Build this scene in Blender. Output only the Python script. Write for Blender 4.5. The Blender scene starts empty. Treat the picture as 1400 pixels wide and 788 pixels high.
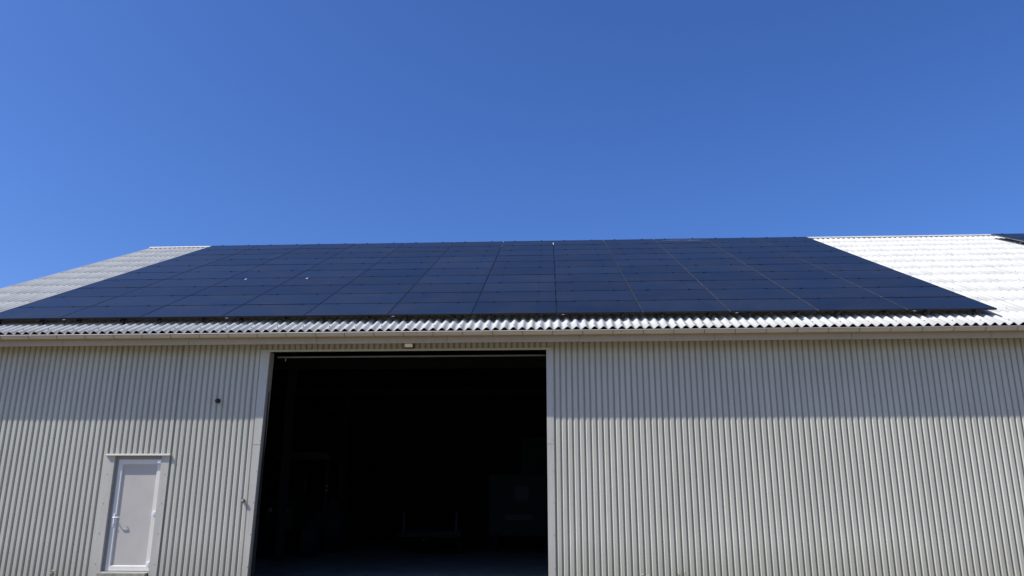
import bpy, bmesh, math, random
from mathutils import Vector, Matrix
random.seed(7)
R = math.radians
scene = bpy.context.scene
col = scene.collection
Z0 = 5.28                       # height of the lower edge of the solar array above the yard
S = 0.45202                     # roof slope
CS, SN = math.cos(S), math.sin(S)
def RP(u, v, off=0.0):          # point on the roof: along the eave, up the slope, off the panel plane
    return Vector((u, v*CS - off*SN, Z0 + v*SN + off*CS))

# ------------------------------------------------------------------ materials
def nt(name):
    m = bpy.data.materials.new(name); m.use_nodes = True
    t = m.node_tree; b = t.nodes['Principled BSDF']; return m, t, b
def node(t, typ, **kw):
    n = t.nodes.new(typ)
    for k, v in kw.items(): setattr(n, k, v)
    return n
def mat(name, base, rough=.6, metal=0.0, var=0.12, scale=6.0, stretch=(1,1,1), bump=0.0, bscale=60.0, spec=.5, tint=None):
    m, t, b = nt(name); L = t.links
    tc = node(t, 'ShaderNodeTexCoord'); mp = node(t, 'ShaderNodeMapping'); mp.inputs['Scale'].default_value = stretch
    L.new(tc.outputs['Object'], mp.inputs['Vector'])
    nz = node(t, 'ShaderNodeTexNoise'); nz.inputs['Scale'].default_value = scale; nz.inputs['Detail'].default_value = 6; nz.inputs['Roughness'].default_value = .62
    L.new(mp.outputs['Vector'], nz.inputs['Vector'])
    cr = node(t, 'ShaderNodeValToRGB'); tint = tint or base
    cr.color_ramp.elements[0].position = .3; cr.color_ramp.elements[1].position = .72
    cr.color_ramp.elements[0].color = tuple(c*(1-var) for c in tint) + (1,)
    cr.color_ramp.elements[1].color = tuple(min(1, c*(1+var)) for c in base) + (1,)
    L.new(nz.outputs['Fac'], cr.inputs['Fac']); L.new(cr.outputs['Color'], b.inputs['Base Color'])
    b.inputs['Roughness'].default_value = rough; b.inputs['Metallic'].default_value = metal
    b.inputs['Specular IOR Level'].default_value = spec
    if bump:
        n2 = node(t, 'ShaderNodeTexNoise'); n2.inputs['Scale'].default_value = bscale; n2.inputs['Detail'].default_value = 4
        L.new(mp.outputs['Vector'], n2.inputs['Vector'])
        bp = node(t, 'ShaderNodeBump'); bp.inputs['Strength'].default_value = bump; bp.inputs['Distance'].default_value = .01
        L.new(n2.outputs['Fac'], bp.inputs['Height']); L.new(bp.outputs['Normal'], b.inputs['Normal'])
    return m
def dirty(name, base, dirt, zlo, zhi, amount, rough=.45, vs=(1,1,1), gsoft=.2, low=None):
    """painted sheet metal with rain streaks, a browner tone coming in between heights zlo and zhi and splash grime at the foot"""
    m, t, b = nt(name); L = t.links
    tc = node(t, 'ShaderNodeTexCoord'); mp = node(t, 'ShaderNodeMapping'); mp.inputs['Scale'].default_value = (5, 5, .35)
    L.new(tc.outputs['Object'], mp.inputs['Vector'])
    n1 = node(t, 'ShaderNodeTexNoise'); n1.inputs['Scale'].default_value = 2.2; n1.inputs['Detail'].default_value = 8; n1.inputs['Roughness'].default_value = .7
    L.new(mp.outputs['Vector'], n1.inputs['Vector'])
    n0 = node(t, 'ShaderNodeTexNoise'); n0.inputs['Scale'].default_value = .55; n0.inputs['Detail'].default_value = 5
    L.new(tc.outputs['Object'], n0.inputs['Vector'])
    n3 = node(t, 'ShaderNodeTexNoise'); n3.inputs['Scale'].default_value = 38; n3.inputs['Detail'].default_value = 5
    L.new(tc.outputs['Object'], n3.inputs['Vector'])
    def math_(op, a, c):
        n = node(t, 'ShaderNodeMath', operation=op)
        for i, x in enumerate((a, c)):
            if isinstance(x, (int, float)): n.inputs[i].default_value = x
            else: L.new(x, n.inputs[i])
        return n.outputs[0]
    s = math_('ADD', math_('MULTIPLY', n1.outputs['Fac'], .5), math_('MULTIPLY', n0.outputs['Fac'], .3))
    s = math_('ADD', s, math_('MULTIPLY', n3.outputs['Fac'], .2))
    cr = node(t, 'ShaderNodeValToRGB')
    cr.color_ramp.elements[0].position = .36; cr.color_ramp.elements[1].position = .62
    cr.color_ramp.elements[0].color = tuple(c*.84 for c in base) + (1,)
    cr.color_ramp.elements[1].color = tuple(c*1.07 for c in base) + (1,)
    L.new(s, cr.inputs['Fac'])
    sep = node(t, 'ShaderNodeSeparateXYZ'); L.new(tc.outputs['Object'], sep.inputs[0])
    mr = node(t, 'ShaderNodeMapRange'); mr.inputs['From Min'].default_value = zlo; mr.inputs['From Max'].default_value = zhi
    mr.inputs['To Min'].default_value = 0; mr.inputs['To Max'].default_value = amount
    L.new(sep.outputs['Z'], mr.inputs['Value'])
    f = math_('MULTIPLY', mr.outputs[0], math_('MULTIPLY', n1.outputs['Fac'], 1.9))
    mx = node(t, 'ShaderNodeMix', data_type='RGBA'); L.new(f, mx.inputs[0]); L.new(cr.outputs['Color'], mx.inputs[6]); mx.inputs[7].default_value = dirt + (1,)
    out = mx.outputs[2]
    if low:
        m2 = node(t, 'ShaderNodeMapRange'); m2.inputs['From Min'].default_value = low[0]; m2.inputs['From Max'].default_value = low[1]
        m2.inputs['To Min'].default_value = low[2]; m2.inputs['To Max'].default_value = 0
        L.new(sep.outputs['Z'], m2.inputs['Value'])
        f2 = math_('MULTIPLY', m2.outputs[0], math_('MULTIPLY', n0.outputs['Fac'], 1.8))
        x2 = node(t, 'ShaderNodeMix', data_type='RGBA'); L.new(f2, x2.inputs[0]); L.new(out, x2.inputs[6]); x2.inputs[7].default_value = (.17, .17, .10, 1)
        out = x2.outputs[2]
    L.new(out, b.inputs['Base Color']); b.inputs['Roughness'].default_value = rough; b.inputs['Specular IOR Level'].default_value = .35
    bp = node(t, 'ShaderNodeBump'); bp.inputs['Strength'].default_value = .12; bp.inputs['Distance'].default_value = .01
    L.new(n0.outputs['Fac'], bp.inputs['Height']); L.new(bp.outputs['Normal'], b.inputs['Normal'])
    return m
M = {}
M['clad'] = dirty('cladding paint', (.535, .508, .415), (.24, .19, .11), 4.42, 4.68, .5, low=(.2, .9, .30))
M['clad_valley'] = dirty('shade-darkened cladding valleys', (.30, .285, .23), (.17, .135, .085), 4.42, 4.68, .5, low=(.2, .9, .30))  # shade of the grooves put into a darker colour than the crests
M['trim'] = dirty('trim paint', (.535, .50, .425), (.30, .27, .20), 4.45, 4.65, .25, low=(.2, .8, .2))
M['fascia'] = dirty('fascia paint', (.46, .36, .235), (.24, .19, .11), 4.55, 4.80, .25)
M['gutter'] = mat('gutter paint', (.50, .425, .325), .55, var=.10, scale=3, stretch=(1, 6, 6))
M['gutter_dark'] = mat('gutter joint', (.14, .13, .11), .6)
M['plastic_white'] = mat('white upvc', (.70, .665, .60), .35, var=.03)
M['infill'] = mat('door infill', (.50, .46, .40), .5, var=.06, scale=2)
M['hinge'] = mat('white hinge', (.85, .85, .85), .35, var=.02)
M['chrome'] = mat('brushed steel', (.68, .68, .68), .3, .8, var=.05)
M['black'] = mat('black plastic', (.012, .012, .013), .45, var=.2)
M['blackmetal'] = mat('black anodised', (.012, .013, .016), .35, .3, var=.2)
M['lens'] = mat('lamp glass', (.85, .80, .68), .25, var=.08, scale=20)
M['grey'] = mat('grey plastic', (.13, .13, .12), .5, var=.2, scale=30)
M['steel'] = mat('galvanised steel', (.42, .42, .40), .4, .5, var=.15, scale=20)
M['concrete'] = mat('sill concrete', (.28, .27, .20), .9, var=.3, scale=9, bump=.4)
M['floor'] = mat('barn floor', (.27, .245, .20), .55, var=.35, scale=1.5, bump=.15)
M['inside'] = mat('blackout lining', (.012, .012, .012), .9, var=.2)
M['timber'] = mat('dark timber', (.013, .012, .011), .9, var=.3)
M['teal'] = mat('teal lining', (.08, .17, .17), .8, var=.2, scale=1)
M['roof_shade'] = mat('roof shade black', (.02, .02, .02), .95, var=.1)  # near-black for shade painted into the eave, gutter and ridge hollows
M['dropping'] = mat('dropping', (.42, .41, .39), .8, var=.1, scale=80)
M['screw'] = mat('dull screw', (.16, .15, .13), .5, var=.2)
M['grass'] = mat('weed leaf', (.07, .10, .03), .6, var=.35, scale=30)
M['stem'] = mat('weed stem', (.14, .16, .07), .6, var=.2, scale=30)
M['flower'] = mat('weed flower', (.70, .70, .62), .7, var=.1, scale=30)
M['tyre'] = mat('tyre rubber', (.015, .015, .015), .85, var=.2)
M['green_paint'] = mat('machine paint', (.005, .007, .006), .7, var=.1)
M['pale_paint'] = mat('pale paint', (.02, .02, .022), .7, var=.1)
M['lamp_glass'] = mat('reflector', (.35, .35, .35), .25, .3, var=.05)

def roof_material():
    m, t, b = nt('fibre cement'); L = t.links
    tc = node(t, 'ShaderNodeTexCoord')
    mp = node(t, 'ShaderNodeMapping'); mp.inputs['Scale'].default_value = (6, .5, .5); L.new(tc.outputs['Object'], mp.inputs['Vector'])
    n1 = node(t, 'ShaderNodeTexNoise'); n1.inputs['Scale'].default_value = 2.0; n1.inputs['Detail'].default_value = 8; n1.inputs['Roughness'].default_value = .65
    L.new(mp.outputs['Vector'], n1.inputs['Vector'])
    n2 = node(t, 'ShaderNodeTexNoise'); n2.inputs['Scale'].default_value = 45; n2.inputs['Detail'].default_value = 4; L.new(tc.outputs['Object'], n2.inputs['Vector'])
    mx = node(t, 'ShaderNodeMix', data_type='FLOAT'); mx.inputs[0].default_value = .35
    L.new(n1.outputs['Fac'], mx.inputs[2]); L.new(n2.outputs['Fac'], mx.inputs[3])
    cr = node(t, 'ShaderNodeValToRGB'); cr.color_ramp.elements[0].position = .34; cr.color_ramp.elements[1].position = .6
    cr.color_ramp.elements[0].color = (.50, .475, .41, 1); cr.color_ramp.elements[1].color = (.66, .64, .575, 1)
    L.new(mx.outputs[0], cr.inputs['Fac']); L.new(cr.outputs['Color'], b.inputs['Base Color'])
    b.inputs['Roughness'].default_value = .85; b.inputs['Specular IOR Level'].default_value = .25
    bp = node(t, 'ShaderNodeBump'); bp.inputs['Strength'].default_value = .2; bp.inputs['Distance'].default_value = .004
    L.new(n2.outputs['Fac'], bp.inputs['Height']); L.new(bp.outputs['Normal'], b.inputs['Normal'])
    return m
M['roof'] = roof_material()

def glass_material():
    m, t, b = nt('solar glass'); L = t.links
    tc = node(t, 'ShaderNodeTexCoord'); oi = node(t, 'ShaderNodeObjectInfo')
    geo = node(t, 'ShaderNodeNewGeometry')
    n1 = node(t, 'ShaderNodeTexNoise'); n1.inputs['Scale'].default_value = .9; n1.inputs['Detail'].default_value = 7; n1.inputs['Roughness'].default_value = .6
    L.new(geo.outputs['Position'], n1.inputs['Vector'])
    # cells of the module: very faint lines between the wafers
    br = node(t, 'ShaderNodeTexBrick'); br.offset = 0; br.inputs['Scale'].default_value = 1
    br.inputs['Brick Width'].default_value = .0925; br.inputs['Row Height'].default_value = .183; br.inputs['Mortar Size'].default_value = .0016
    br.inputs['Color1'].default_value = (.007, .012, .022, 1); br.inputs['Color2'].default_value = (.009, .014, .025, 1); br.inputs['Mortar'].default_value = (.006, .007, .010, 1)
    L.new(tc.outputs['Object'], br.inputs['Vector'])
    hs = node(t, 'ShaderNodeHueSaturation'); L.new(br.outputs['Color'], hs.inputs['Color'])
    mr = node(t, 'ShaderNodeMapRange'); mr.inputs['To Min'].default_value = .75; mr.inputs['To Max'].default_value = 1.3
    L.new(oi.outputs['Random'], mr.inputs['Value']); L.new(mr.outputs[0], hs.inputs['Value'])
    dust = node(t, 'ShaderNodeMix', data_type='RGBA')
    dr = node(t, 'ShaderNodeMapRange'); dr.inputs['From Min'].default_value = .35; dr.inputs['From Max'].default_value = .75; dr.inputs['To Min'].default_value = .01; dr.inputs['To Max'].default_value = .055
    L.new(n1.outputs['Fac'], dr.inputs['Value']); L.new(dr.outputs[0], dust.inputs[0])
    L.new(hs.outputs['Color'], dust.inputs[6]); dust.inputs[7].default_value = (.30, .28, .27, 1)
    L.new(dust.outputs[2], b.inputs['Base Color'])
    r2 = node(t, 'ShaderNodeMapRange'); r2.inputs['To Min'].default_value = .22; r2.inputs['To Max'].default_value = .42
    L.new(n1.outputs['Fac'], r2.inputs['Value']); L.new(r2.outputs[0], b.inputs['Roughness'])
    b.inputs['IOR'].default_value = 1.27
    return m
M['solar'] = glass_material()

# ------------------------------------------------------------------ mesh helpers
class MB:
    def __init__(s): s.v = []; s.f = []; s.mi = []; s.sm = []
    def add(s, vs, fs, mi=0, smooth=False):
        o = len(s.v); s.v += [tuple(p) for p in vs]
        s.f += [tuple(i+o for i in f) for f in fs]; s.mi += [mi]*len(fs); s.sm += [smooth]*len(fs); return s
    def box(s, x0, x1, y0, y1, z0, z1, mi=0, tf=None):
        vs = [Vector(p) for p in ((x0,y0,z0),(x1,y0,z0),(x1,y1,z0),(x0,y1,z0),(x0,y0,z1),(x1,y0,z1),(x1,y1,z1),(x0,y1,z1))]
        if tf: vs = [tf(p) for p in vs]
        return s.add(vs, [(0,3,2,1),(4,5,6,7),(0,1,5,4),(1,2,6,5),(2,3,7,6),(3,0,4,7)], mi)
    def prism(s, poly, a, b, fn, mi=0, smooth=False, caps=True):    # poly in 2D swept from a to b, fn(p, q, t)
        n = len(poly); vs = [fn(p[0], p[1], a) for p in poly] + [fn(p[0], p[1], b) for p in poly]
        s.add(vs, [(i, (i+1) % n, n+(i+1) % n, n+i) for i in range(n)], mi, smooth)
        if caps: s.add(vs, [tuple(range(n))[::-1], tuple(range(n, 2*n))], mi)
        return s
    def tube(s, path, r, n=10, mi=0, r1=None, caps=True):
        P = [Vector(p) for p in path]; rings = []
        for i, p in enumerate(P):
            d = (P[min(i+1, len(P)-1)] - P[max(i-1, 0)]).normalized()
            a = d.cross(Vector((0,0,1)) if abs(d.z) < .9 else Vector((1,0,0))).normalized(); b = d.cross(a)
            rr = r if r1 is None else r + (r1-r)*i/(len(P)-1)
            rings.append([p + (a*math.cos(2*math.pi*k/n) + b*math.sin(2*math.pi*k/n))*rr for k in range(n)])
        vs = [q for g in rings for q in g]
        fs = [(i*n+k, i*n+(k+1) % n, (i+1)*n+(k+1) % n, (i+1)*n+k) for i in range(len(P)-1) for k in range(n)]
        s.add(vs, fs, mi, True)
        if caps: s.add(vs, [tuple(range(n))[::-1], tuple(range(len(vs)-n, len(vs)))], mi)
        return s
    def lathe(s, prof, c, axis='z', n=24, mi=0):                    # prof [(r,h)]
        c = Vector(c); vs = []
        for r, h in prof:
            for k in range(n):
                a = 2*math.pi*k/n; x, y = r*math.cos(a), r*math.sin(a)
                vs.append(c + Vector({'z': (x, y, h), 'y': (x, h, y), 'x': (h, x, y)}[axis]))
        m = len(prof)
        fs = [(i*n+k, i*n+(k+1) % n, (i+1)*n+(k+1) % n, (i+1)*n+k) for i in range(m-1) for k in range(n)]
        s.add(vs, fs, mi, True); s.add(vs, [tuple(range(n))[::-1], tuple(range(m*n-n, m*n))], mi)
        return s
    def build(s, name, mats, parent=None, bevel=0, loc=None, normals=True):
        me = bpy.data.meshes.new(name); me.from_pydata(s.v, [], s.f)
        for m in (mats if isinstance(mats, (list, tuple)) else [mats]): me.materials.append(m)
        me.polygons.foreach_set('material_index', s.mi); me.polygons.foreach_set('use_smooth', s.sm)
        bm = bmesh.new(); bm.from_mesh(me)
        bmesh.ops.remove_doubles(bm, verts=bm.verts, dist=1e-5)
        if normals: bmesh.ops.recalc_face_normals(bm, faces=bm.faces)
        bm.to_mesh(me); bm.free(); me.update()
        o = bpy.data.objects.new(name, me); col.objects.link(o)
        if parent: o.parent = parent
        if loc: o.location = loc
        if bevel:
            b = o.modifiers.new('bevel', 'BEVEL'); b.width = bevel; b.segments = 2; b.limit_method = 'ANGLE'
        return o
def tag(o, label=None, cat=None, group=None, kind=None):
    for k, v in (('label', label), ('category', cat), ('group', group), ('kind', kind)):
        if v: o[k] = v
    return o
def empty(name, loc, label, cat, group=None):
    o = bpy.data.objects.new(name, None); o.empty_display_size = .2; o.location = loc; col.objects.link(o)
    return tag(o, label, cat, group)
ORD = ['first','second','third','fourth','fifth','sixth','seventh','eighth','ninth','tenth','eleventh','twelfth','thirteenth','fourteenth','fifteenth','sixteenth','seventeenth','eighteenth','nineteenth','twentieth','twenty-first','twenty-second','twenty-third','twenty-fourth']

# ------------------------------------------------------------------ world, sun, camera
SA, ST = 2.25, 2.82             # the sun light moves SA to the right and ST down for each metre towards the barn
to_sun = Vector((-SA, -1, ST)).normalized()
w = bpy.data.worlds.new('World'); scene.world = w; w.use_nodes = True
t = w.node_tree; bg = t.nodes['Background']
sky = t.nodes.new('ShaderNodeTexSky'); sky.sky_type = 'NISHITA'; sky.sun_disc = False
sky.sun_elevation = math.asin(to_sun.z); sky.sun_rotation = math.atan2(to_sun.x, to_sun.y)
sky.altitude = 50; sky.air_density = 1.0; sky.dust_density = 1.5; sky.ozone_density = 3.0
hs = t.nodes.new('ShaderNodeHueSaturation'); hs.inputs['Saturation'].default_value = 1.14
tn = t.nodes.new('ShaderNodeMix'); tn.data_type = 'RGBA'; tn.blend_type = 'MULTIPLY'; tn.inputs[0].default_value = 1; tn.inputs[7].default_value = (.70, .915, 1.42, 1)
t.links.new(sky.outputs[0], hs.inputs['Color']); t.links.new(hs.outputs[0], tn.inputs[6]); t.links.new(tn.outputs[2], bg.inputs['Color'])
bg.inputs['Strength'].default_value = .112
sl = bpy.data.lights.new('sun', 'SUN'); sl.energy = 5.0; sl.angle = R(.53); sl.color = (1, .972, .925)
so = bpy.data.objects.new('sun', sl); col.objects.link(so); so.rotation_euler = to_sun.to_track_quat('Z', 'Y').to_euler(); so.location = (-30, -30, 40)
cam = bpy.data.cameras.new('camera'); co = bpy.data.objects.new('camera', cam); col.objects.link(co); scene.camera = co
cam.sensor_width = 36; cam.lens = 36*1056.44/1400; cam.clip_end = 6000
p_, y_, r_ = .26380, -.051165, .0012334
fw = Vector((math.sin(y_)*math.cos(p_), math.cos(y_)*math.cos(p_), math.sin(p_)))
rt = Vector((math.cos(y_), -math.sin(y_), 0)); up = rt.cross(fw)
rt, up = math.cos(r_)*rt + math.sin(r_)*up, -math.sin(r_)*rt + math.cos(r_)*up
mw = Matrix.Identity(4)
for i in range(3): mw[i][0], mw[i][1], mw[i][2] = rt[i], up[i], -fw[i]
mw.translation = Vector((-.12482, -15.3109, Z0 - 3.60793)); co.matrix_world = mw
scene.view_settings.view_transform = 'Standard'; scene.view_settings.look = 'None'; scene.view_settings.exposure = 0

# ------------------------------------------------------------------ ground and floor
XL, XR = -14.62, 21.0           # ends of the barn
DEPTH = 22.2
OL, OR_, OT = -5.86, -.22, Z0 - .755   # the big opening
def gravel_mat():
    return mat('yard gravel', (.29, .25, .175), .95, var=.28, scale=14, bump=.8, bscale=90, tint=(.22, .19, .13))
g = MB(); g.add([(-3000,-3000,0),(3000,-3000,0),(3000,3000,0),(-3000,3000,0)], [(0,1,2,3)])
tag(g.build('field_ground', mat('field grass', (.09, .12, .05), .95, var=.4, scale=.4)), kind='structure')
g = MB(); g.add([(-40,-34,.006),(40,-34,.006),(40,.0,.006),(-40,.0,.006)], [(0,1,2,3)])
tag(g.build('gravel_yard', gravel_mat()), kind='structure')
g = MB(); g.add([(XL+.1,.06,.012),(XR-.1,.06,.012),(XR-.1,DEPTH,.012),(XL+.1,DEPTH,.012)], [(0,1,2,3)])
tag(g.build('barn_floor', M['floor']), kind='structure')

# ------------------------------------------------------------------ the barn
barn = empty('barn', (0, 0, 0), 'long grey metal clad barn with corrugated roof and one wide open doorway', 'barn')
PITCH, CREST, WEB, DEP = .1166, .058, .016, .019
def cladding(mb, x0, x1, z0, z1, phase):
    """trapezoid ribs; a crest begins on its left side at phase + k * PITCH"""
    k = math.floor((x0 - phase)/PITCH) - 1; pts = []
    while phase + k*PITCH < x1 + PITCH:
        a = phase + k*PITCH
        pts += [(a - WEB, DEP), (a, 0), (a + CREST, 0), (a + CREST + WEB, DEP)]; k += 1
    pts = [p for p in pts if x0 - 1e-6 <= p[0] <= x1 + 1e-6]
    pts = [(x0, DEP)] + pts + [(x1, DEP)]
    vs = [(p[0], p[1], z0) for p in pts] + [(p[0], p[1], z1) for p in pts]; n = len(pts)
    for i in range(n-1):
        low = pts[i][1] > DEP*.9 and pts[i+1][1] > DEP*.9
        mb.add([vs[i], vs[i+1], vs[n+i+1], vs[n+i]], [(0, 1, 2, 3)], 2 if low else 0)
ZT = Z0 - .50
DL, DR_ = -8.985, -7.705        # clad wall stops either side of the small door
wl = MB()
PL, PR = -6.075 - CREST, -.030
cladding(wl, XL, DL, .16, ZT, PL); cladding(wl, DL, DR_, Z0 - 2.79, ZT, PL); cladding(wl, DR_, -5.98, .16, ZT, PL)
cladding(wl, -5.98, -.13, OT + .035, ZT, PL); cladding(wl, -.13, XR, .16, ZT, PR)
# fixing screws of the cladding: rows of small heads in the crests
def disc(mb, x, y, z, r, mi):
    n = 6; mb.add([(x, y-.004, z)] + [(x + r*math.cos(2*math.pi*i/n), y, z + r*math.sin(2*math.pi*i/n)) for i in range(n)], [(0, i+1, (i+1) % n+1) for i in range(n)], mi)
for (x0, x1, ph) in ((XL, -9.1, PL), (-7.6, -6.1, PL), (0, XR, PR)):
    k = 0
    while True:
        x = ph + (math.ceil((x0-ph)/PITCH) + k)*PITCH - .024
        if x > x1: break
        for zz in (Z0 - 1.72, Z0 - 3.1, Z0 - 4.4):
            if k % 4 == 0 and random.random() < .9: disc(wl, x, DEP-.001, zz + random.uniform(-.01, .01), .008, 1)
        k += 1
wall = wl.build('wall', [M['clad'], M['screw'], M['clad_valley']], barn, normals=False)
# side and back walls, added blackout lining
sw = MB()
RY = 12.27*CS; RZ = Z0 + 12.27*SN - .2
for x in (XL, XR):
    sw.add([(x, .02, 0), (x, DEPTH, 0), (x, DEPTH, ZT-.02), (x, RY, RZ), (x, .02, ZT-.02)], [(0,1,2,3,4)])
sw.add([(XL, DEPTH, 0), (XR, DEPTH, 0), (XR, DEPTH, Z0-.26), (XL, DEPTH, Z0-.26)], [(0,1,2,3)])
sw.build('side_wall', M['clad'], barn)
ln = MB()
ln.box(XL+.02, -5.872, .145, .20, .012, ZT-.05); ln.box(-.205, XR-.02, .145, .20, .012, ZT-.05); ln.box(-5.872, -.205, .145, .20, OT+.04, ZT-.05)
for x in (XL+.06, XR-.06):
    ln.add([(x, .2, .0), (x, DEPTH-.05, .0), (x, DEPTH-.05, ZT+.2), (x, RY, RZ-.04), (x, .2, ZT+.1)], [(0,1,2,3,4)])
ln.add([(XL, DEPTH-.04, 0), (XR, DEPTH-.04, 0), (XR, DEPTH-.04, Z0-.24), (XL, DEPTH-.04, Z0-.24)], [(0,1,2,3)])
ln.build('blackout_wall', M['inside'], barn)  # added near-black lining that stops light leaks and keeps the inside dark
pl = MB(); pl.box(XL-.01, DL, -.02, .049, 0, .17); pl.box(DR_, -6.03, -.02, .049, 0, .17); pl.box(-.08, XR, -.02, .049, 0, .17)
pl.build('plinth', M['concrete'], barn)
# dark steel frames inside
for i, y in enumerate((6.0, 12.0, 18.0)):
    f = MB()
    for x in (-13, -7.4, 1.6, 9, 16):
        f.box(x-.1, x+.1, y-.1, y+.1, .012, Z0 + .3)
    f.box(XL+.1, XR-.1, y-.08, y+.08, Z0-.15, Z0+.15)
    f.build('roof_frame', M['timber'], barn)
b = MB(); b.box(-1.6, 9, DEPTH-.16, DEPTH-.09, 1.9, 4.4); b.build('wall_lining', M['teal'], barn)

# trims round the opening: left, right, top; reveal boards behind
def trim(name, quad, y0, y1, mi='trim', bevel=.003, parent=barn):   # quad x,z corners
    m = MB(); m.prism(quad, y0, y1, lambda p, q, t_: (p, t_, q)); return m.build(name, M[mi], parent, bevel)
OLb = -5.935
lt = trim('door_trim', [(-6.045, .02), (OLb, .02), (OL, OT), (-6.045, OT)], -.008, .045)
rt_ = trim('door_trim', [(OR_, .02), (-.085, .02), (-.085, OT), (OR_, OT)], -.008, .045)
tt = trim('lintel_trim', [(-6.045, OT+.001), (-.085, OT+.001), (-.085, OT+.042), (-6.045, OT+.042)], -.011, .045)
rv = MB(); rv.prism([(OLb-.012, .02), (OLb+.001, .02), (OL+.001, OT), (OL-.012, OT)], .046, .26, lambda p, q, t_: (p, t_, q)); rv.build('reveal', mat('reveal paint', (.30,.29,.26), .6), barn)
rv = MB(); rv.box(OR_-.001, OR_+.012, .046, .26, .02, OT); rv.build('reveal', M['inside'], barn)
rl = MB(); rl.box(OL+.05, OR_-.02, .30, .34, OT-.075, OT-.045); rl.build('door_track', mat('track', (.16,.155,.145), .5), barn, .004)
hk = MB(); hk.tube([(-5.62,.28,OT-.07),(-5.62,.28,OT-.15)], .008); hk.build('hook', M['steel'], barn)
def screws(parent, pts, y=-.009):
    first = None
    for (x, z) in pts:
        if first is None:
            m = MB(); m.lathe([(.007, 0), (.007, -.003), (.004, -.006)], (0,0,0), 'y', 8); first = o = m.build('screw', M['screw'], parent)
        else:
            o = first.copy(); o.parent = parent; col.objects.link(o)
        o.location = (x, y, z)
screws(rt_, [(-.105, .38 + .59*i) for i in range(8)])
screws(lt, [(OLb + (OL-OLb)*(.38 + .59*i)/OT - .022, .38 + .59*i) for i in range(8)])

# joint line of the trims
for (x0, x1) in ((-6.04, OL-.012), (OR_+.004, -.09)):
    j = MB(); j.box(x0, x1, -.0098, -.0075, Z0-2.62, Z0-2.614); j.build('trim_joint', M['screw'], barn)

# fascia boards, soffit and dark sheets added to keep the eave black
fj = [-9.87 + 2.607*i - .12 for i in range(-2, 13)]
fo = None
for i in range(len(fj)-1):
    x0, x1 = max(fj[i], XL-.1) + .003, min(fj[i+1], XR+.1) - .003
    m = MB(); m.box(x0, x1, -.412, -.387, Z0-.678 + random.uniform(-.002, .002), Z0-.49); m.build('fascia_board', M['fascia'], barn, .003)
sf = MB(); sf.box(XL-.1, XR+.1, -.386, .018, Z0-.60, Z0-.585); sf.build('soffit', M['fascia'], barn)
sf = MB(); sf.box(XL-.1, XR+.1, -.385, -.36, Z0-.584, Z0-.435); sf.box(XL-.1, XR+.1, -.415, -.386, Z0-.489, Z0-.48); sf.build('eave_dark_board', M['roof_shade'], barn)  # added dark boards that keep the gap under the waves black
cl = MB()
cl.add([RP(XL-.05, -.45, -.215), RP(XR, -.45, -.215), RP(XR, 12.1, -.215), RP(XL-.05, 12.1, -.215)], [(0,1,2,3)])
def MIR(p): return Vector((p.x, 2*RY - p.y, p.z))
cl.add([MIR(RP(XL-.05, -.45, -.215)), MIR(RP(XR, -.45, -.215)), MIR(RP(XR, 12.1, -.215)), MIR(RP(XL-.05, 12.1, -.215))], [(0,1,2,3)])
cl.build('roof_light_block', M['roof_shade'], barn)  # added dark sheets below the waves against light leaking in

# gutter: half round with a rolled front lip, brackets as straps around it
GY, GZ, GR = -.500, Z0 - .486, .070
def gut(r, th, a0=-90, a1=90, n=22):
    out = [(GY - r*math.sin(R(a0+(a1-a0)*i/n)), GZ - r*math.cos(R(a0+(a1-a0)*i/n))) for i in range(n+1)]
    inn = [(GY - (r-th)*math.sin(R(a0+(a1-a0)*i/n)), GZ - (r-th)*math.cos(R(a0+(a1-a0)*i/n))) for i in range(n, -1, -1)]
    return out + inn
m = MB()
gx = [XL-.1 + 3.99*i for i in range(9)] + [XR+.1]
for i in range(9):
    m.prism(gut(GR, .002), gx[i]+.002, gx[i+1]-.002, lambda p, q, t_: (t_, p, q))
m.prism(gut(GR-.0025, .001), XL-.09, XR+.09, lambda p, q, t_: (t_, p, q), mi=1)  # dark inner skin, shade put into the gutter's colour
m.tube([(XL-.1, GY-GR-.004, GZ+.002), (XR+.1, GY-GR-.004, GZ+.002)], .008, 8)
gutter = m.build('gutter', [M['gutter'], M['roof_shade']], barn)
first = None; x = -10.62 - .585*3
while x < XR:
    if first is None:
        m = MB(); m.prism(gut(GR+.003, .006), -.006, .006, lambda p, q, t_: (t_, p, q)); first = o = m.build('gutter_bracket', M['gutter_dark'], gutter)
    else:
        o = first.copy(); o.parent = gutter; col.objects.link(o)
    o.location = (x, 0, 0); x += .585

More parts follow.
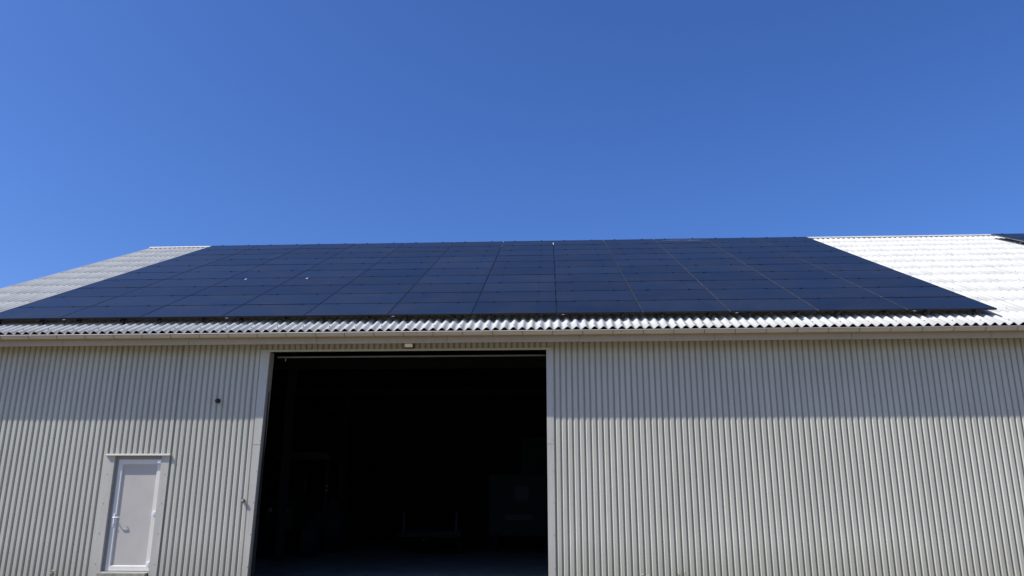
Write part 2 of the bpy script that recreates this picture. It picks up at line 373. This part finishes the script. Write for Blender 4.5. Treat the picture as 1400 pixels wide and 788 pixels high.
# corrugated roof, sheet by sheet in rows that lap over each other
WP, AMP = .1765, .030
PH = -.68
ROWS = [-.615] + [.40 + 1.073*i for i in range(11)]
m = MB()
def sheet(u0, u1, v0, v1, lift0, lift1, back=False, nseg=8):
    k = int(round((u1-u0)/WP*nseg)); us = [u0 + (u1-u0)*i/k for i in range(k+1)]
    f = (lambda p: MIR(p)) if back else (lambda p: p)
    tops = []
    for (v, l) in ((v0, lift0), (v1, lift1)):
        tops.append([f(RP(u, v, -.14 - AMP + AMP*math.cos(2*math.pi*(u-PH)/WP) + l)) for u in us])
    edge = [f(RP(u, v0, -.14 - AMP + AMP*math.cos(2*math.pi*(u-PH)/WP) + lift0 - .0065)) for u in us]
    o = len(m.v); n = k+1; vs = tops[0] + tops[1]
    m.add(vs, [(i, i+1, n+i+1, n+i) for i in range(k)], 0, True)
    m.add(tops[0] + edge, [(n+i, n+i+1, i+1, i) for i in range(k)], 0, False)
    if v0 < 0 and not back:     # dark underside of the eave sheets, shade of the arches put into its colour
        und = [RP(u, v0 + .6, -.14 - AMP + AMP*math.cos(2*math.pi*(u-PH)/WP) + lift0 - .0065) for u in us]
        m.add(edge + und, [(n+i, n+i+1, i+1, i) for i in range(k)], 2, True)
UL = -14.80
for back in (False, True):
    for r in range(len(ROWS)):
        v0 = ROWS[r]; v1 = (ROWS[r+1] + .13) if r+1 < len(ROWS) else 12.24
        u = UL - (0 if r % 2 == 0 else 3*WP*0); c = 0
        u = UL
        while u < XR + .2:
            u2 = min(u + 6*WP, XR + .2)
            jv = random.uniform(-.008, .008); jl = random.uniform(0, .0012) + (.001 if c % 2 else 0)
            sheet(u, u2 + (.04 if not back else 0), v0 + (jv if r else jv*.25), v1, (.007 if r else .002) + jl, jl, back, 8 if not back else 6)
            # fixings near the lower end of the sheet
            if not back and (r == 0 or u > 8.0):
                for q in (1, 4):
                    us = PH + WP*round((u + q*WP - PH)/WP)
                    if us < XR:
                        m.lathe([(.010, -.02), (.010, .010), (.006, .014)], RP(us, v0 + .17, -.14 + .006), 'z', 8, 1)
            u += 6*WP; c += 1
roof = m.build('roof', [M['roof'], M['screw'], M['roof_shade']], barn, normals=False)
# ridge cap: straight folded flashing lying on the crests
m = MB()
x = UL - .02
while x < XR + .2:
    x1 = min(x + 2.0, XR + .2); l = random.uniform(0, .003)
    A0, A1, B = (lambda X: RP(X, 12.16, -.124 + l)), (lambda X: RP(X, 12.16, -.130 + l)), (lambda X: Vector((X, RY, Z0 + 12.27*SN - .108 + l)))
    for X0, X1 in ((x, x1 + .03),):
        m.add([A0(X0), A0(X1), B(X1), B(X0), MIR(A0(X1)), MIR(A0(X0)), A1(X0), A1(X1)], [(0,1,2,3), (3,2,4,5), (6,7,1,0)])
    x += 2.0
m.build('ridge_cap', M['roof'], roof)
m = MB(); m.add([RP(UL+.01, 12.215, -.225), RP(XR+.15, 12.215, -.225), RP(XR+.15, 12.215, -.128), RP(UL+.01, 12.215, -.128)], [(0,1,2,3)]); m.build('ridge_gap_shade', M['roof_shade'], roof)  # added dark sheet that paints the shade in the gaps below the cap
# verge boards at the two gable ends
for X in (UL+.02, XR+.18):
    m = MB()
    for f in (lambda p: p, MIR):
        m.add([f(RP(X, -.60, -.19)), f(RP(X, 12.2, -.19)), f(RP(X, 12.27, -.33)), f(RP(X, -.60, -.33)),
               f(RP(X+.02, -.60, -.19)), f(RP(X+.02, 12.2, -.19)), f(RP(X+.02, 12.27, -.33)), f(RP(X+.02, -.60, -.33))],
              [(0,1,2,3), (4,5,6,7), (0,1,5,4), (3,2,6,7), (0,3,7,4), (1,2,6,5)])
    m.build('verge_board', M['fascia'], barn)

# ------------------------------------------------------------------ the small side door of the barn
DX0, DX1, DZ1, DZ0 = -8.815, -7.862, Z0-2.832, Z0-5.005     # clear opening between the trims
for (a, c) in ((DL-.005, DX0), (DX1, DR_+.005)):
    o = trim('door_trim', [(a, DZ0-.17), (c, DZ0-.17), (c, DZ1), (a, DZ1)], -.008, .10)
    xs = a + .06 if a < -8.5 else c - .06
    screws(o, [(xs, DZ0 + .14 + .56*i) for i in range(4)])
hd = MB(); hd.prism([(-.055, DZ1-.004), (.02, DZ1+.002), (.02, DZ1+.045), (-.03, DZ1+.035), (-.055, DZ1+.022)], DL-.01, DR_+.02, lambda p, q, t_: (t_, p, q)); hd.build('door_hood', M['trim'], barn, .004)
m = MB()       # leaf: two stiles and two rails with chamfered beads round a recessed infill
LX0, LX1, LZ0, LZ1 = DX0 + .062, DX1 - .010, DZ0 + .012, DZ1 - .065
SW = .098
yf, yi = .048, .072
ix0, ix1, iz0, iz1 = LX0+SW, LX1-SW, LZ0+SW, LZ1-SW
O = [(LX0, LZ0), (LX1, LZ0), (LX1, LZ1), (LX0, LZ1)]; I = [(ix0-.014, iz0-.014), (ix1+.014, iz0-.014), (ix1+.014, iz1+.014), (ix0-.014, iz1+.014)]; J = [(ix0, iz0), (ix1, iz0), (ix1, iz1), (ix0, iz1)]
vs = [(x, yf+.06, z) for x, z in O] + [(x, yf, z) for x, z in O] + [(x, yf, z) for x, z in I] + [(x, yi, z) for x, z in J] + [(x, yi+.03, z) for x, z in J]
fs = []
for k in range(4):
    n_ = (k+1) % 4
    for a in (0, 4, 8, 12): fs.append((a+k, a+n_, a+4+n_, a+4+k))
m.add(vs, fs)
door = m.build('door', M['plastic_white'], barn, .003)
m = MB(); m.box(ix0-.002, ix1+.002, yi+.004, yi+.02, iz0-.002, iz1+.002); inf = m.build('infill_panel', M['infill'], door)
m = MB(); m.box(DX0+.001, LX0-.004, .058, .13, DZ0, DZ1-.001); m.box(LX1+.003, DX1-.001, .058, .13, DZ0, DZ1-.001); m.box(LX0-.003, LX1+.002, .058, .13, LZ1+.004, DZ1-.001)
m.box(DX0+.002, DX1-.002, .131, .135, DZ0, DZ1)
m.build('door_frame', mat('frame upvc', (.33,.31,.28), .4, var=.03), door, .003)
first = None
for z in (LZ1 - .045, (LZ0+LZ1)/2 + .01, LZ0 + .13):
    if first is None:
        m = MB(); m.lathe([(.019, -.040), (.022, -.035), (.022, .035), (.019, .040)], (.0, -.022, 0), 'z', 14)
        m.box(-.056, -.008, -.046, .015, -.030, .030); m.box(.010, .040, -.040, -.005, -.028, .028)
        first = o = m.build('hinge', M['hinge'], door, .004)
    else: o = first.copy(); o.parent = door; col.objects.link(o)
    o.location = (LX1 - .006, yf - .016, z)
hx, hz = LX0 + .045, LZ0 + .985
m = MB(); m.box(hx-.017, hx+.017, yf-.010, yf-.001, hz-.17, hz+.075)
m.tube([(hx, yf-.008, hz), (hx, yf-.05, hz), (hx+.006, yf-.062, hz), (hx+.02, yf-.066, hz), (hx+.075, yf-.066, hz+.001), (hx+.118, yf-.062, hz+.003), (hx+.128, yf-.05, hz+.005), (hx+.13, yf-.035, hz+.006)], .0105, 10)
m.build('handle', M['hinge'], door, .003)
m = MB(); m.lathe([(.012, 0), (.012, -.014), (.009, -.016)], (hx, yf-.009, hz-.125), 'y', 14); m.build('lock_cylinder', M['chrome'], door)
m = MB(); m.box(DX0+.01, DX1-.01, -.012, .13, DZ0-.018, DZ0-.002); m.build('threshold', M['plastic_white'], door, .003)
m = MB(); m.box(DX0-.02, DX1-.02, -.09, .13, 0, DZ0-.019); m.build('door_step', M['concrete'], barn, .008)

# ------------------------------------------------------------------ small fixtures on the wall
fl = empty('floodlight', (-2.985, -.10, Z0-.66), 'small black floodlight with pale lens under the eave above the open doorway', 'floodlight')
tilt = R(38)
def tf(p): 
    y, z = p.y*math.cos(tilt) - p.z*math.sin(tilt), p.y*math.sin(tilt) + p.z*math.cos(tilt); return Vector((p.x, y, z))
tf2 = lambda p: Vector((p.x, p.y*math.cos(tilt)+p.z*math.sin(tilt)*-1*-1, -p.y*math.sin(tilt)*-1 + p.z*math.cos(tilt)))
m = MB(); m.box(-.098, .098, -.022, .022, -.072, .062, tf=lambda p: tf(p)); m.build('housing', M['black'], fl, .008)
m = MB(); m.box(-.080, .080, -.0245, -.0225, -.034, .044, tf=lambda p: tf(p)); m.build('lens', M['lens'], fl)
m = MB(); m.box(-.05, -.04, 0, .095, -.012, .012); m.box(.04, .05, 0, .095, -.012, .012); m.box(-.05, .05, .09, .098, -.02, .02); m.build('bracket', M['black'], fl)
cm = empty('wall_camera', (-6.835, 0, Z0-1.755), 'small dark domed security camera on the shaded wall left of the doorway', 'camera')
m = MB(); m.lathe([(.04, 0), (.042, -.012), (.036, -.02)], (0,0,0), 'y', 20); m.build('base', M['black'], cm)
m = MB(); m.lathe([(.0355, -.018), (.038, -.04), (.034, -.062), (.02, -.078), (.004, -.083)], (0,0,.0), 'y', 20); m.build('dome', M['black'], cm)
m = MB(); m.lathe([(.006, 0), (.006, -.012), (.003, -.014)], (.012, -.03, -.043), 'y', 10); m.build('indicator', M['hinge'], cm)
cm.scale = (1.2, 1.1, 1.2)
st = empty('door_stop', (-6.135, 0, Z0-3.69), 'small grey round door stop sticking out of wall beside the doorway trim', 'door stop')
m = MB(); m.lathe([(.034, .019), (.034, -.036), (.037, -.040), (.037, -.058), (.033, -.064)], (0,0,0), 'y', 18); m.build('stem', M['grey'], st)
m = MB(); m.lathe([(.026, -.0645), (.020, -.068), (.004, -.069)], (0,0,0), 'y', 18); m.build('cap', mat('worn rubber', (.33,.32,.29), .8), st)

# ------------------------------------------------------------------ solar panels
PW, PHh, CW, RH = 1.722, 1.134, 1.74, 1.154
rotm = Matrix.Rotation(S, 4, 'X')
def panel_proto():
    root = empty('solar_panel', (0,0,0), '', 'solar panel', 'solar panels on the barn roof')
    m = MB(); a, c, d, e = PW/2, PHh, .010, .035
    for (x0, x1, y0, y1) in ((-a, a, 0, d), (-a, a, c-d, c), (-a, -a+d, d, c-d), (a-d, a, d, c-d)):
        m.box(x0, x1, y0, y1, -e, 0)
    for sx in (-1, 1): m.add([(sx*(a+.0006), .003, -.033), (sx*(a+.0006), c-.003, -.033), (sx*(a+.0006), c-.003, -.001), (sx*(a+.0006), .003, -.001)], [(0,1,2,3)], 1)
    m.add([(-a+d, d, -.03), (a-d, d, -.03), (a-d, c-d, -.03), (-a+d, c-d, -.03)], [(0,1,2,3)])
    f = m.build('frame', [M['blackmetal'], mat('frame side', (.13,.13,.135), .4, var=.4, scale=3)], root)  # sides lighter than the frame, sunlight on the edges put into the colour
    m = MB(); m.add([(-a+d, d, -.002), (a-d, d, -.002), (a-d, c-d, -.002), (-a+d, c-d, -.002)], [(0,1,2,3)])
    gl = m.build('glass', M['solar'], root)
    m = MB(); m.box(-.035, .035, -.004, .028, .0015, .009); m.lathe([(.008, .009), (.008, .017)], (0, .012, 0), 'z', 6)
    cps = []
    cp = m.build('clamp', M['black'], root, .002); cp.location = (-.28*PW, c-.004, 0)
    c2 = cp.copy(); col.objects.link(c2); c2.parent = root; c2.location = (.27*PW, c-.004, 0)
    return root
proto = panel_proto(); used = False
def place_panel(u, v, label, group):
    global used
    if not used:
        root = proto; used = True
    else:
        root = proto.copy(); col.objects.link(root)
        for ch in list(proto.children):
            if ch.name.startswith(('frame', 'glass', 'clamp')):
                k = ch.copy(); k.parent = root; col.objects.link(k)
    root.location = RP(u, v, random.uniform(-.0015, .0015)); root.rotation_euler = (S + random.uniform(-.0012, .0012), random.uniform(-.0012, .0012), 0)
    root['label'] = label; root['group'] = group
    return root
rowname = ['bottom row', 'second row up', 'third row up', 'fourth row up', 'fifth row up', 'sixth row up', 'seventh row up', 'eighth row up', 'second row from the top', 'top row']
P = {}
for r in range(10):
    for c in range(12):
        u = (c - 7 + .5)*CW
        k = 11 - c
        where = {0: 'at the right end', 11: 'at the left end'}.get(k, ORD[k] + ' from the right end')
        P[(r, c)] = place_panel(u, r*RH + (RH-PHh)/2, 'dark blue solar panel, ' + rowname[r] + ', ' + where, 'solar panels of the large roof array')
for r in range(10):
    for c in range(2):
        place_panel(14.86 + .861 + c*CW, r*RH + (RH-PHh)/2, 'solar panel of the far right array, ' + rowname[r] + (', left column' if c == 0 else ', right column'), 'solar panels of the far right array')
# marks on single panels
def blob(name, root, pts, m_, z=.0012):
    m = MB()
    for (x, y, rx, ry) in pts:
        n = 9; m.add([(x, y, z)] + [(x + rx*math.cos(2*math.pi*i/n)*random.uniform(.7, 1.2), y + ry*math.sin(2*math.pi*i/n)*random.uniform(.7, 1.2), z) for i in range(n)], [(0, i+1, (i+1) % n+1) for i in range(n)])
    return m.build(name, m_, root)

def where(px, py):                     # photo pixel on the panel plane, used only to look up which panel carries a mark
    d = fw*1056.44 + rt*(px-700) - up*(py-394); n = Vector((0, -SN, CS)); C = mw.translation - Vector((0, 0, Z0))
    q = C + d*(-(C.dot(n))/d.dot(n)); return q.x, q.y*CS + q.z*SN
for (px, py, lab) in ((336, 381.8, 'bird dropping'), (420, 380.6, 'bird dropping')):
    u, v = where(px, py); r, c = int(v//RH), int(u//CW + 7)
    root = P[(r, c)]; x, y = u - (c-7+.5)*CW, v - r*RH - .01
    blob('bird_dropping', root, [(x, y, .03, .07), (x+.02, y-.09, .012, .05)], M['dropping'])
    root['label'] = root['label'].replace('dark blue solar panel', 'solar panel with a white bird dropping')
# pale streaks of glare painted onto a top row panel
u, v = where(925, 331); r, c = 9, int(u//CW + 7)
m = MB(); m.box(-.019, .001, PHh-.05, PHh+.008, -.045, -.004); k_ = m.build('gap_blocker', M['black'], P[(9, 7)]); k_.location = (-PW/2, 0, 0)  # added black piece that hides a bright speck in the panel gap
sm = mat('glare streaks', (.075, .085, .11), .6, var=.3, scale=5)
blob('glare_streaks', P[(r, c)], [(-.3, .72, .5, .06), (.35, .62, .38, .07), (.05, .80, .6, .05)], sm, .0009)

# rails under the panels, running up the slope, each on feet screwed to the crests
m = MB(); m.box(-.02, .02, -.07, 11.58, -.080, -.042)
rail_me = m.build('rail', M['blackmetal']).data
bpy.data.objects.remove(bpy.data.objects['rail'])
m = MB()
for i in range(11):
    y = .10 + i*1.1; m.box(-.016, .016, y-.02, y+.02, -.165, -.0805)
foot_me = m.build('feet', M['blackmetal']).data
bpy.data.objects.remove(bpy.data.objects['feet'])
n_r = 24
for c in range(12):
    for j, fx in enumerate((-.28, .27)):
        k = 2*(11-c) + (1-j)
        u = (c-7+.5)*CW + fx*PW
        root = empty('mounting_rail', RP(u, 0, 0), 'black mounting rail whose end shows below the panels, ' + ORD[k] + ' from the right end', 'rail', 'rails under the large roof array')
        root.rotation_euler = (S, 0, 0)
        for nm, me in (('rail', rail_me), ('foot', foot_me)):
            o = bpy.data.objects.new(nm, me); col.objects.link(o); o.parent = root
# bright hanger bolts showing at the lower edge
places = ['leftmost', 'second from the left', 'third from the left', 'third from the right', 'second from the right', 'rightmost']
for i, (px, c) in enumerate(((82, 1), (311, 3), (540, 5), (771, 7), (1008, 9), (1252, 11))):
    u = (c-7)*CW + .13
    root = empty('hanger_bolt', RP(u, -.018, -.165), 'short galvanised hanger bolt at the lower edge of the panels, ' + places[i], 'bolt', 'hanger bolts along the lower panel edge')
    root.rotation_euler = (S, 0, 0)
    m = MB(); m.tube([(0,0,0), (0,0,.128)], .005, 8); m.build('shaft', M['blackmetal'], root)
    m = MB(); m.box(-.028, .028, -.016, .016, .128, .136); m.build('plate', M['steel'], root, .002)

# ------------------------------------------------------------------ weeds at the foot of the wall
def weed(x, y, h, label, flower, n, spread):
    root = empty('weed', (x, y, 0), label, 'weed'); st_, lf, fl_ = MB(), MB(), MB()
    for i in range(n):
        a = random.uniform(0, 6.28); hh = h*random.uniform(.62, 1); s_ = spread*random.uniform(.3, 1)
        pts = [Vector((s_*math.cos(a)*t_*t_, s_*math.sin(a)*t_*t_*.5, hh*t_)) for t_ in (0, .3, .6, .85, 1)]
        st_.tube(pts, .0035, 5, r1=.0015)
        for k in range(9):
            t_ = .15 + .85*k/9; p = Vector((s_*math.cos(a)*t_*t_, s_*math.sin(a)*t_*t_*.5, hh*t_)); b = random.uniform(0, 6.28); l = random.uniform(.03, .065)
            d = Vector((math.cos(b), math.sin(b)*.7, random.uniform(.1, .7))).normalized(); sd = d.cross(Vector((0,0,1))).normalized()*l*.22
            lf.add([p, p + d*l*.5 + sd, p + d*l, p + d*l*.5 - sd], [(0,1,2,3)])
        if flower and i < 4:
            for k in range(5):
                q = pts[-1] + Vector((random.uniform(-.02, .02), random.uniform(-.01, .01), random.uniform(-.01, .012)))
                fl_.lathe([(.002, -.004), (.008, 0), (.003, .006)], q, 'z', 6)
    st_.build('stem', M['stem'], root, normals=False); lf.build('leaf', M['grass'], root, normals=False)
    if flower: fl_.build('flower', M['flower'], root)
weed(1.57, -.10, .405, 'small weed with tiny white flower heads at the foot of the right wall', True, 7, .07)
weed(2.20, -.12, .40, 'dark leafy weed at the foot of the right wall', False, 12, .16)
weed(-9.70, -.06, .30, 'short pale weed at the foot of the wall left of the small door', True, 6, .06)

# ------------------------------------------------------------------ machines in the dark of the barn
def wheel(parent, x, y, r, wdt, name='wheel'):
    w_ = MB(); w_.lathe([(r*.6, -wdt/2), (r*.92, -wdt/2), (r, -wdt*.35), (r, wdt*.35), (r*.92, wdt/2), (r*.6, wdt/2)], (0,0,0), 'x', 32)
    for i in range(22):
        a = 2*math.pi*i/22; c_, s_ = math.cos(a), math.sin(a)
        w_.box(-wdt*.45, wdt*.45, -.03, .03, r-.01, r+.03, tf=lambda p: Vector((p.x, p.y*c_ - p.z*s_, p.y*s_ + p.z*c_)))
    o = w_.build(name, M['tyre'], parent); o.location = (x, y, r + .03)
    q = MB(); q.lathe([(r*.1, -wdt/2-.02), (r*.57, -wdt/2-.015), (r*.6, -wdt/2+.01), (r*.6, wdt/2-.01), (r*.57, wdt/2+.015), (r*.1, wdt/2+.02)], (0,0,0), 'x', 24); q.build('rim', M['pale_paint'], o)
tr = empty('tractor', (-7.75, 8.6, .012), 'dim tractor with a pale cab roof parked in the dark at left', 'tractor')
m = MB(); m.prism([(-1.9, .75), (-1.9, 1.35), (-1.7, 1.55), (.2, 1.75), (.2, .75)], -.38, .38, lambda p, q, t_: (t_, p, q)); m.build('hood', M['green_paint'], tr, .03)
m = MB()
for (x, y) in ((-.7, .25), (.7, .25), (-.75, 1.6), (.75, 1.6)): m.box(x-.04, x+.04, y-.04, y+.04, 1.1, 2.75)
m.box(-.75, .75, .2, 1.65, .7, 1.2); m.build('cab', M['green_paint'], tr, .01)
m = MB(); m.prism([(-.85, 2.75), (.85, 2.75), (.82, 2.87), (.6, 2.98), (-.6, 2.98), (-.82, 2.87)], .0, 1.8, lambda p, q, t_: (p, t_, q)); m.build('cab_roof', M['pale_paint'], tr, .02)
for x, y, r, w_ in ((-.85, 1.1, .8, .45), (.85, 1.1, .8, .45), (-.75, -1.2, .5, .32), (.75, -1.2, .5, .32)): wheel(tr, x, y, r, w_)
for x, y_, z_, r__ in ((-.22, -1.9, 1.3, .06), (.22, -1.9, 1.3, .06), (.72, .205, 1.84, .035), (.72, .205, 1.97, .035)):
    m = MB(); m.lathe([(r__, 0), (r__, -.03), (r__*.7, -.05)], (x, y_, z_), 'y', 14); m.build('headlight', M['lamp_glass'], tr)
m = MB(); m.tube([(.3, -.6, 1.6), (.3, -.6, 2.5)], .04); m.build('exhaust', M['black'], tr)
tl = empty('flatbed_trailer', (-3.62, 7.5, .012), 'low flat trailer with two pale marker posts standing in the dark', 'trailer')
m = MB(); m.box(-.9, .9, 0, 3.6, .55, .70); m.box(-.04, .04, -1.1, 0, .5, .58); m.build('bed', M['timber'], tl, .01)
for x in (-.75, .75):
    wheel(tl, x*.9, 1.9, .24, .18)
    m = MB(); m.box(x-.02, x+.02, -.03, -.001, .95, 1.2); m.box(x-.03, x+.03, 0, .04, .70, 1.25); m.build('marker', M['pale_paint'], tl)
sp = empty('box_trailer', (-1.12, 8.2, .012), 'boxy dark vehicle with pale square plate and bumper bar in the dark at right', 'vehicle')
m = MB(); m.box(-.9, .9, 0, 3.2, .55, 2.3); m.build('body', M['timber'], sp, .06)
m = MB(); m.box(-.1, .28, -.02, -.002, 1.55, 1.95); m.build('plate', M['pale_paint'], sp)
m = MB(); m.box(-.4, .42, -.10, -.03, 1.0, 1.16); m.build('bumper', M['pale_paint'], sp, .01)
for x in (-.8, .8): wheel(sp, x, 1.9, .33, .2)
